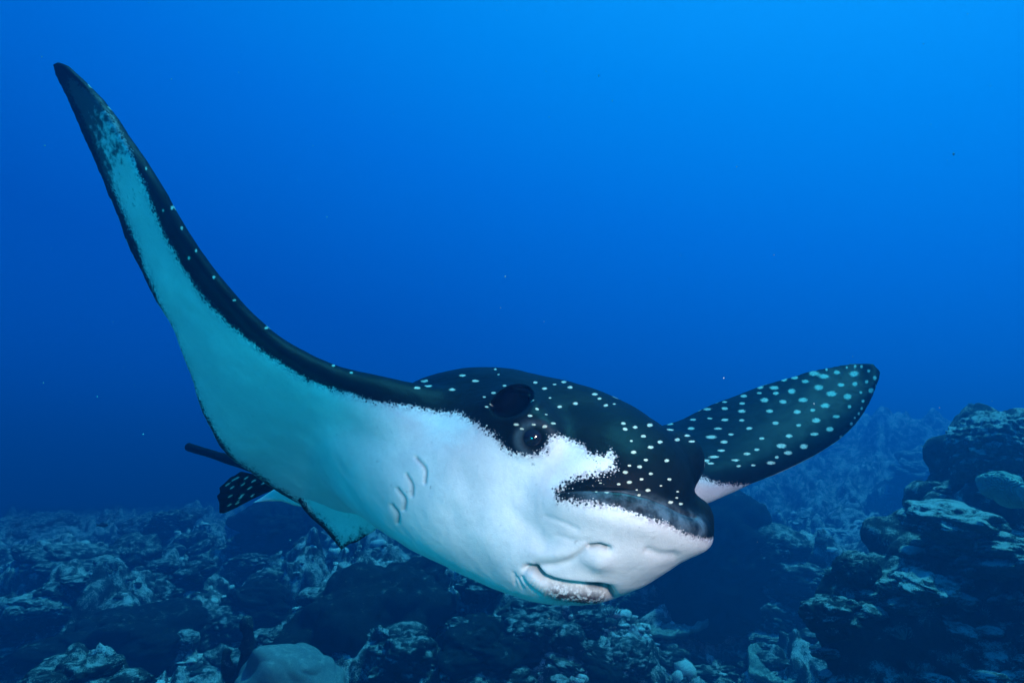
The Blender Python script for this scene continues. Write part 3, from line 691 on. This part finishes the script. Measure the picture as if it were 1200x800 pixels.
# --- big outcrop that rises beside the left wing: rounded masses with ledges, one rock
def blob_rock(name, balls, h, disp_f, mat):
    B = [(at(px, py, d), np.array(r_)) for px, py, d, r_ in balls]
    lo_ = np.min([c - r_ for c, r_ in B], 0) - .15; hi_ = np.max([c + r_ for c, r_ in B], 0) + .15
    g = [np.arange(lo_[k], hi_[k], h) for k in range(3)]; GG = np.stack(np.meshgrid(*g, indexing='ij'), -1).astype(np.float32); v_ = None
    for c, r_ in B:
        q_ = (GG - c.astype(np.float32)); k0 = np.sqrt(((q_ / r_) ** 2).sum(-1)); k1 = np.sqrt(((q_ / r_ ** 2) ** 2).sum(-1)) + 1e-6
        d_ = k0 * (k0 - 1) / k1; v_ = d_ if v_ is None else smin(v_, d_, .10)
    Vv, Ff = surface_nets(v_, lo_, h); me = mesh_from(name, Vv, Ff); bm = bmesh.new(); bm.from_mesh(me); bmesh.ops.recalc_face_normals(bm, faces=bm.faces); bm.to_mesh(me); bm.free()
    me.update(); Nn = normals(me); Vv = co(me); c0 = Vv.mean(0); c0[2] = Vv[:, 2].min()
    Vv = Vv + Nn * disp_f(Vv)[:, None]; me.vertices.foreach_set('co', (Vv - c0).astype(np.float32).ravel()); me.update()
    o = link(name, me, mat); o.location = c0; return o
def craggy(Vv): return .10 * fbm(Vv * 2.4, 3, s=3) + .035 * billow(Vv * 5.2, 2, s=13) + .085 * lobes(Vv * 4.8, 61) + .045 * lobes(Vv * 11, 64) + .020 * lobes(Vv * 24, 67)
tag(blob_rock('reef_outcrop', [(1210, 560, 3.5, (.42, .5, .30)), (1175, 640, 3.35, (.46, .45, .15)), (1215, 700, 3.2, (.5, .5, .38)), (1120, 705, 3.15, (.40, .42, .16)),
     (1085, 765, 3.0, (.36, .42, .24)), (1180, 800, 3.0, (.6, .5, .45)), (1050, 840, 2.95, (.30, .4, .28)), (1250, 620, 3.7, (.5, .5, .6)), (1168, 600, 3.35, (.30, .4, .17)), (1130, 655, 3.25, (.30, .4, .15)), (1225, 520, 3.5, (.36, .4, .2)), (1060, 720, 3.1, (.28, .35, .16)), (1130, 900, 3.0, (.5, .6, .55))], .016, craggy, M_ROCK),
    'tall dark craggy reef outcrop with pale crusted ledges rising beside the ray', 'rock')
tag(put('ruffled_coral', rock_mesh('ruffled_coral', 61, 'ruffle'), at(1172, 532, 3.28), .20, (.1, .2, .4), M_CRUST), 'ruffled grey coral mound crowning the tall dark outcrop', 'coral')
tag(put('brain_coral', rock_mesh('brain_coral', 62, 'brain'), at(1176, 572, 2.74), .088, (.6, -.3, 2.0), reef_mat('brain_skin', (.20, .30, .25, 1), (.26, .38, .32, 1), (.40, .52, .44, 1), (.6), 14, .3), 1.0), 'pale green brain coral with winding grooves on the side of the outcrop', 'coral')
tag(put('crusted_ledge', BOULD[2].copy(), at(1118, 616, 3.0), .20, (.1, .15, .3), M_CRUST, .6), 'pale knobbly crust of coral on the upper ledge of the outcrop', 'coral'); 
tag(put('crusted_ledge', BOULD[4].copy(), at(1178, 655, 2.9), .19, (.2, .1, 2.3), M_CRUST, .6), 'bright pale coral crust below the brain coral on the outcrop', 'coral')
tag(put('round_coral', KNOB[0].copy(), at(1003, 668, 3.1), .105, (0, 0, 1.0), M_ROCK, 1.1), 'round dark knob of coral at the foot of the outcrop', 'coral')
tag(put('crusted_ledge', BOULD[1].copy(), at(1082, 686, 2.85), .13, (.2, -.1, .9), M_CRUST, .6), 'small pale coral crust on the lower shoulder of the outcrop', 'coral')
# small corals encrusting the outcrop
oc = bpy.data.objects['reef_outcrop']; ocb = BVHTree.FromPolygons([tuple(v) for v in (co(oc.data) + np.array(oc.location)).tolist()], [tuple(p.vertices) for p in oc.data.polygons])
CRUST = []
for k in range(260):
    px, py = random.uniform(965, 1215), random.uniform(470, 800)
    h_ = ocb.ray_cast(Vector(CAM), Vector(unit(at(px, py, 1.0) - CAM)))
    if h_[0] is None or h_[1].z < .15: continue
    CRUST.append((np.array(h_[0]), np.array(h_[1]), py))
    if len(CRUST) >= 60: break
tag(put('coral_boulder', BOULD[5], at(985, 722, 3.0), .16, (0, .2, .7), None, .8), 'dark rough boulder leaning on the outcrop below the round knob', 'rock')
for o in list(COL.objects):
    if o.name.startswith('crusted_ledge') or o.name == 'round_coral':
        o.data.materials.clear(); o.data.materials.append(M_ROCK if o.name.startswith('round') else M_CRUST)

# --- single corals one can name
tag(put('lobed_coral', rock_mesh('lobed_coral', 73, 'smooth', I5), at(346, 806, 4.0), .33, (.15, .35, .5), reef_mat('lobed_skin', (.13, .17, .17, 1), (.16, .20, .19, 1), (.24, .29, .27, 1), .62, 24, .35)), 'large smooth grey lobed coral mound with a stippled surface', 'coral')
def plate_coral(name, P, R, seed, mat, tilt):
    n, m_ = 90, 26; th = np.linspace(0, 2 * math.pi, n, endpoint=False); rr = np.linspace(0, 1, m_) ** .8; D = np.stack([np.cos(th), np.sin(th), 0 * th], -1)
    edge_ = 1 + .22 * fbm(D * 1.6 + seed, 3, s=seed); top = []; bot = []
    for f in rr:
        p = D[:, :2] * (f * edge_)[:, None] * R; q_ = np.stack([p[:, 0], p[:, 1] * .7, 0 * p[:, 0]], -1)
        z = R * (.10 * f ** 2 + .10 * fbm(q_ * 5, 2, s=seed)) + R * .05 * billow(q_ * 26, 2, s=seed)
        top.append(np.stack([q_[:, 0], q_[:, 1], z + .012], -1)); bot.append(np.stack([q_[:, 0], q_[:, 1], z * .5 - R * .5 * (1 - f) ** 2.2 - .010 - R * .6 * (f < .22)], -1))
    Vv = np.concatenate(top + bot[::-1]); K = 2 * m_; ids_ = np.arange(K * n).reshape(K, n); nx = np.roll(ids_, -1, 1)
    o = link(name, mesh_from(name, Vv, np.stack([ids_[:-1], ids_[1:], nx[1:], nx[:-1]], -1).reshape(-1, 4)), mat); o.location = P; o.rotation_euler = tilt; return o
M_PLATE = reef_mat('plate_skin', (.16, .22, .20, 1), (.24, .32, .28, 1), (.46, .54, .46, 1), .58, 30, .6)
tag(plate_coral('plate_coral', ground(796, 752) + np.array([0, 0, .13]), .29, 5, M_PLATE, (.12, -.10, .3)), 'pale flat plate coral spreading over dark rock beneath the ray', 'coral')
tag(plate_coral('plate_coral', ground(905, 800) + np.array([0, 0, .10]), .30, 9, M_PLATE, (.25, -.15, 1.3)), 'broad pale plate coral low in the channel between the reefs', 'coral')
def finger_sponge(P, H_, seed, lab):
    root = empty('finger_sponge', P)
    for k, (ox, lean, hh, r_) in enumerate(((0, .05, 1.0, .045), (.09, .35, .55, .036), (-.08, -.25, .5, .034))):
        t = np.linspace(0, 1, 24); pth = np.stack([ox + lean * .35 * t * H_, .03 * np.sin(4 * t + k), t * hh * H_], -1)
        rr = r_ * (1.25 - .5 * t + .18 * vnoise(np.stack([t * 7, t * 0 + seed + k, t * 0], -1), seed)); rr[-1] *= .35; rr[-2] *= .8
        Vv, Ff = tube(pth + np.array([1e-4, 0, 0]), rr, 18); Vv = Vv + .010 * fbm(Vv * 22 + seed, 3, s=seed)[:, None]; link('finger', mesh_from('finger', Vv, Ff), M_ROCK, root)
    return tag(root, lab, 'sponge')
finger_sponge(at(285, 800, 4.25), .42, 3, 'dark upright finger sponge beside the smooth lobed coral')
for (px, py, d, R, me, lab, nm, sq) in (
    (38, 706, 6.6, .30, KNOB[1], 'round greenish coral mound standing alone on the rubble slope', 'coral_mound', .85),
    (88, 650, 8.6, .48, BOULD[3], 'hazy coral mound with a pale top far out on the reef floor', 'coral_mound', .6),
    (330, 612, 7.6, .48, BOULD[0], 'big dark reef block just behind the pelvic fins of the ray', 'reef_block', .85),
    (222, 636, 9.0, .36, BOULD[5], 'hazy fan-shaped coral head below the tail of the ray', 'coral_lump', 1.1),
    (38, 612, 11.0, .60, BOULD[1], 'faint reef hump fading into blue water', 'reef_hump', .5),
    (300, 700, 6.0, .32, BOULD[4], 'dark mounded coral on the slope above the smooth lobed coral', 'coral_lump', .75),
    (140, 750, 5.0, .50, BOULD[2], 'broad dark boulder in the shade of the rubble slope', 'coral_boulder', .7),
    (430, 735, 4.9, .62, BOULD[0], 'large dark boulder under the throat of the ray behind the lobed coral', 'coral_boulder', .9),
    (480, 680, 5.6, .34, BOULD[3], 'dark shade-coloured boulder below the belly of the ray', 'coral_boulder', .9),
    (570, 750, 4.9, .42, BOULD[1], 'crusty dark coral boulder below the mouth of the ray', 'coral_boulder', .7),
    (700, 770, 4.7, .26, BOULD[5], 'low shaded boulder next to the pale flat plate coral', 'coral_boulder', .7),
    (845, 655, 5.6, .60, BOULD[4], 'steep dark reef wall block below the snout of the ray', 'reef_block', 1.1),
    (985, 610, 6.6, .34, KNOB[3], 'hazy knobbly coral head on the ridge below the wing tip', 'coral_lump', .9),
    (905, 625, 6.2, .28, KNOB[2], 'hazy lumpy coral head at the left end of the ridge', 'coral_lump', .8),
    (940, 670, 5.4, .24, BOULD[2], 'rounded boulder above the pale channel beside the outcrop', 'coral_boulder', .8),
    (915, 735, 4.7, .22, KNOB[1], 'pale rounded coral terrace in the channel', 'coral_terrace', .45),
    (650, 790, 4.3, .07, KNOB[2], 'small pale round coral near the low shaded boulder', 'round_coral', .9),
    (1095, 440, 12.0, .85, BOULD[0], 'faint reef pinnacle high on the distant slope', 'reef_pinnacle', .6),
    (1150, 455, 11.0, .8, BOULD[4], 'very faint rock mass behind the tall outcrop', 'rock_mass', .6)):
    P = at(px, py, d); g_ = ground(px, py + 12); dg_ = np.linalg.norm(g_ - CAM)
    if dg_ < 1.7 * d: P = g_; R = R * world2cam(g_)[1] / d
    else: P[2] = min(P[2], float(terrain(P[0], P[1])) + R * sq * .3)
    if 'dark' in lab or 'shaded' in lab: me = me.copy(); me.materials.clear(); me.materials.append(M_SHADE)
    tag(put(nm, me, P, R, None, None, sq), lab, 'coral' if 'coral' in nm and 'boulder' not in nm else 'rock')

# --- look-alike boulders and knobby corals strewn over the reef floor
spots_px = []
for k in range(400):
    px = random.uniform(-120, 1320); py = 600 + 215 * random.random() ** .8
    if any(abs(px - a) < 26 and abs(py - b) < 13 for a, b in spots_px): continue
    if 960 < px and py > 560: continue
    spots_px.append((px, py))
    if len(spots_px) >= 130: break
MARKS = [(796, 735, 'the pale flat plate coral'), (345, 790, 'the smooth lobed coral'), (38, 706, 'the round greenish mound'), (330, 615, 'the big dark reef block'), (222, 640, 'the fan-shaped coral head'),
 (140, 750, 'the broad dark boulder'), (440, 745, 'the large boulder under the throat'), (560, 760, 'the crusty boulder below the mouth'), (845, 650, 'the steep block below the snout'), (905, 790, 'the low plate coral in the channel'),
 (985, 610, 'the knobbly head below the wing tip'), (480, 680, 'the shade-coloured boulder below the belly'), (88, 650, 'the hazy pale-topped mound'), (300, 700, 'the mounded coral on the slope'), (650, 790, 'the small pale round coral')]
def mark(px, py): return min(MARKS, key=lambda m_: (m_[0] - px) ** 2 + 4 * (m_[1] - py) ** 2)[2]
for i, (px, py) in enumerate(spots_px):
    P = ground(px, py); d = np.linalg.norm(P - CAM)
    if d > 20: continue
    P[2] = terrain(P[0], P[1]) + .02; near_to = mark(px, py); sz_ = random.random(); sq_ = random.uniform(.6, .95)
    shp = ('flat' if sq_ < .74 else 'upright'); big = ('small' if sz_ < .34 else 'mid-sized' if sz_ < .67 else 'larger')
    if i % 3:
        o = put('coral_boulder', random.choice(BOULD), P, (.10 + .16 * sz_) * (.7 + .06 * d), None, None, sq_)
        tag(o, f'{big} rough {shp} boulder near {near_to}', 'rock', 'boulders strewn over the reef floor')
    else:
        me = random.choice(KNOB); o = put('knobby_coral', me, P, (.07 + .11 * sz_) * (.7 + .06 * d), None, None, sq_)
        tag(o, f"{big} {'pale' if me in (KNOB[1], KNOB[3]) else 'dark'} knobby coral near {near_to}", 'coral', 'knobby corals on the reef floor')
# branching corals
def branch_mesh(seed):
    rs = np.random.default_rng(seed); Vs, Fs, n0 = [], [], 0
    for k in range(34):
        a, tl = rs.uniform(0, 6.28), rs.uniform(.15, 1.15); d = np.array([math.cos(a) * math.sin(tl), math.sin(a) * math.sin(tl), math.cos(tl)]); L = rs.uniform(.6, 1.0)
        t = np.linspace(0, 1, 6); pth = d * (t * L)[:, None] + np.array([0, 0, .15]) * (t ** 2)[:, None] + rs.normal(0, .02, 3)
        Vv, Ff = tube(pth, .075 * (1 - .6 * t), 6); Vs.append(Vv); Fs += [tuple(i + n0 for i in f) for f in Ff]; n0 += len(Vv)
    me = mesh_from('branching_coral', np.concatenate(Vs), Fs); me.materials.append(M_PLATE if seed % 2 else M_CRUST); return me
BR = [branch_mesh(s_) for s_ in (3, 4, 5)]
for k in range(46):
    px = random.uniform(-60, 960); py = random.uniform(645, 810); P = ground(px, py); P[2] = terrain(P[0], P[1])
    sz_ = random.random(); tag(put('branching_coral', random.choice(BR), P, .06 + .08 * sz_, None, None, .8), f"{'tiny' if sz_ < .4 else 'bushy'} tuft of pale branching coral near {mark(px, py)}", 'coral', 'branching coral tufts')
for k, (P, nv_, py) in enumerate(CRUST):
    if k % 3 == 2: o = put('branching_coral', BR[k % 3], P - nv_ * .01, random.uniform(.03, .06), None, None, .8); nm = 'branching tuft'
    else: o = put('knobby_coral', KNOB[1 if k % 2 else 3], P - nv_ * .008, random.uniform(.03, .075), None, None, .6); nm = 'knobby crust'
    where = 'the ruffled coral mound' if py < 560 else 'the brain coral' if py < 610 else 'the upper ledge' if py < 670 else 'the lower shoulder' if py < 730 else 'the dark foot'
    tag(o, f'small pale {nm} of coral on the outcrop near {where}', 'coral', 'small corals encrusting the outcrop')
# sea whip arching on the far ridge
g0 = ground(992, 606); s1 = float(np.linalg.norm(g0 - CAM))
pth = catmull([at(986, 606, s1), at(989, 590, s1), (at(999, 583, s1)), at(1008, 590, s1), at(1012, 606, s1)], 30)
wv, wf = tube(pth, np.full(30, .010), 8); wb = wv.mean(0); ow = link('sea_whip', mesh_from('sea_whip', wv - wb, wf), M_PLATE); ow.location = wb
tag(ow, 'thin pale sea whip arching over the ridge below the wing tip', 'coral')
# little reef fish
def reef_fish(P, L, yaw, lab):
    root = empty('reef_fish', P); root.rotation_euler = (0, 0, yaw); D, F_ = ico(3)
    Vv = D * np.array([.5, .09, .20]); Vv[:, 2] *= (1 - .35 * np.clip(-Vv[:, 0] * 2, 0, 1)); link('body', mesh_from('fish_body', Vv * L, F_), M_FISH, root)
    def fin(nm, pts):
        n = len(pts); Vt = [(x, -.008, z) for x, z in pts] + [(x, .008, z) for x, z in pts]; Fz = [tuple(range(n))[::-1], tuple(range(n, 2 * n))] + [(i, (i + 1) % n, n + (i + 1) % n, n + i) for i in range(n)]
        link(nm, mesh_from(nm, np.array(Vt) * L, Fz, False), M_FISH, root)
    fin('tail_fin', [(-.42, .03), (-.68, .20), (-.60, 0), (-.68, -.20), (-.42, -.03)]); fin('dorsal_fin', [(.2, .16), (.0, .29), (-.30, .22), (-.30, .10)])
    return tag(root, lab, 'fish')
M_FISH = plain('fish_skin', (.02, .03, .035), .5)
reef_fish(at(121, 615, 6.0), .085, .3, 'small dark reef fish hovering above the hazy reef floor')
# rubble nobody could count
rs = np.random.default_rng(5); n = 17000; aa = rs.uniform(-.80, .72, n); r0 = 3.2 * (15 / 3.2) ** (rs.random(n) ** 1.15); x = r0 * np.sin(aa); y = r0 * np.cos(aa)
dens = vnoise(np.stack([x, y, 0 * x], -1) * .9, 77); keep = dens + rs.uniform(-.5, .7, n) > -.1; x, y, r0 = x[keep], y[keep], r0[keep]; n = len(x)
z = terrain(x, y); sz = rs.uniform(.012, .042, n) * (.55 + .10 * r0) * (1 + 1.2 * (rs.random(n) > .92)); D, F_ = I1; nv = len(D)
th = rs.uniform(0, 6.28, n); sc = rs.uniform(.5, 1.3, (n, 3)); sc[:, 2] *= .6
P = D[None] * (1 + .45 * vnoise(D[None] * 1.9 + rs.uniform(0, 90, (n, 1, 3)), 5))[..., None] * sc[:, None] * sz[:, None, None]
cx, sx = np.cos(th)[:, None], np.sin(th)[:, None]; P = np.stack([P[..., 0] * cx - P[..., 1] * sx + x[:, None], P[..., 0] * sx + P[..., 1] * cx + y[:, None], P[..., 2] + (z + sz * .25)[:, None]], -1)
rub = link('coral_rubble', mesh_from('coral_rubble', P.reshape(-1, 3), (F_[None] + (np.arange(n) * nv)[:, None, None]).reshape(-1, 3)), M_RUB)
add_attr(rub.data, 'tone', 'FLOAT', np.repeat(rs.random(n), nv)); tag(rub, 'loose broken coral rubble littering the reef floor', 'rubble', kind='stuff')

# drifting plankton specks
rs = np.random.default_rng(8); n = 260; dd = rs.uniform(.7, 4.5, n); cxy = np.stack([rs.uniform(-.8, .8, n), rs.uniform(-.45, .55, n)], 1); Dp, Fp = ico(1)
Pp = cam2world(np.stack([cxy[:, 0] * dd, dd, cxy[:, 1] * dd], 1)); Pp = Pp[Pp[:, 2] > terrain(Pp[:, 0], Pp[:, 1]) + .1]; n = len(Pp)
Vp = Pp[:, None] + Dp[None] * rs.uniform(.0005, .0013, (n, 1, 1)) * rs.uniform(.5, 1.4, (n, 1, 3))
sp_o = link('plankton_specks', mesh_from('plankton_specks', Vp.reshape(-1, 3), (Fp[None] + (np.arange(n) * len(Dp))[:, None, None]).reshape(-1, 3)), plain('speck', (.45, .5, .5), .8)); tag(sp_o, 'tiny pale specks of plankton drifting in the open water', 'plankton', kind='stuff')
# ------------------------------------------------------------------ the water itself: one even volume round everything
TOP, BOT, RX = 3.9, float(Zb.min()) - 1.0, 47.0
hv = [(sx * RX, sy * RX, z) for z in (BOT, TOP) for sx, sy in ((-1, -1), (1, -1), (1, 1), (-1, 1))]
hz = link('haze', mesh_from('haze', hv, [(0, 3, 2, 1), (4, 5, 6, 7), (0, 1, 5, 4), (1, 2, 6, 5), (2, 3, 7, 6), (3, 0, 4, 7)], False)); tag(hz, 'clear blue sea water filling the whole scene', 'water', kind='stuff')
hm = bpy.data.materials.new('sea_water'); hm.use_nodes = True; hn = hm.node_tree.nodes; hn.remove(hn['Principled BSDF'])
pv = hn.new('ShaderNodeVolumePrincipled'); pv.inputs['Color'].default_value = (.012, .38, 1.0, 1); pv.inputs['Density'].default_value = .112; pv.inputs['Anisotropy'].default_value = 0.65
pv.inputs['Absorption Color'].default_value = (0, 0, 0, 1)
hm.node_tree.links.new(pv.outputs[0], hn['Material Output'].inputs['Volume']); hz.data.materials.append(hm)
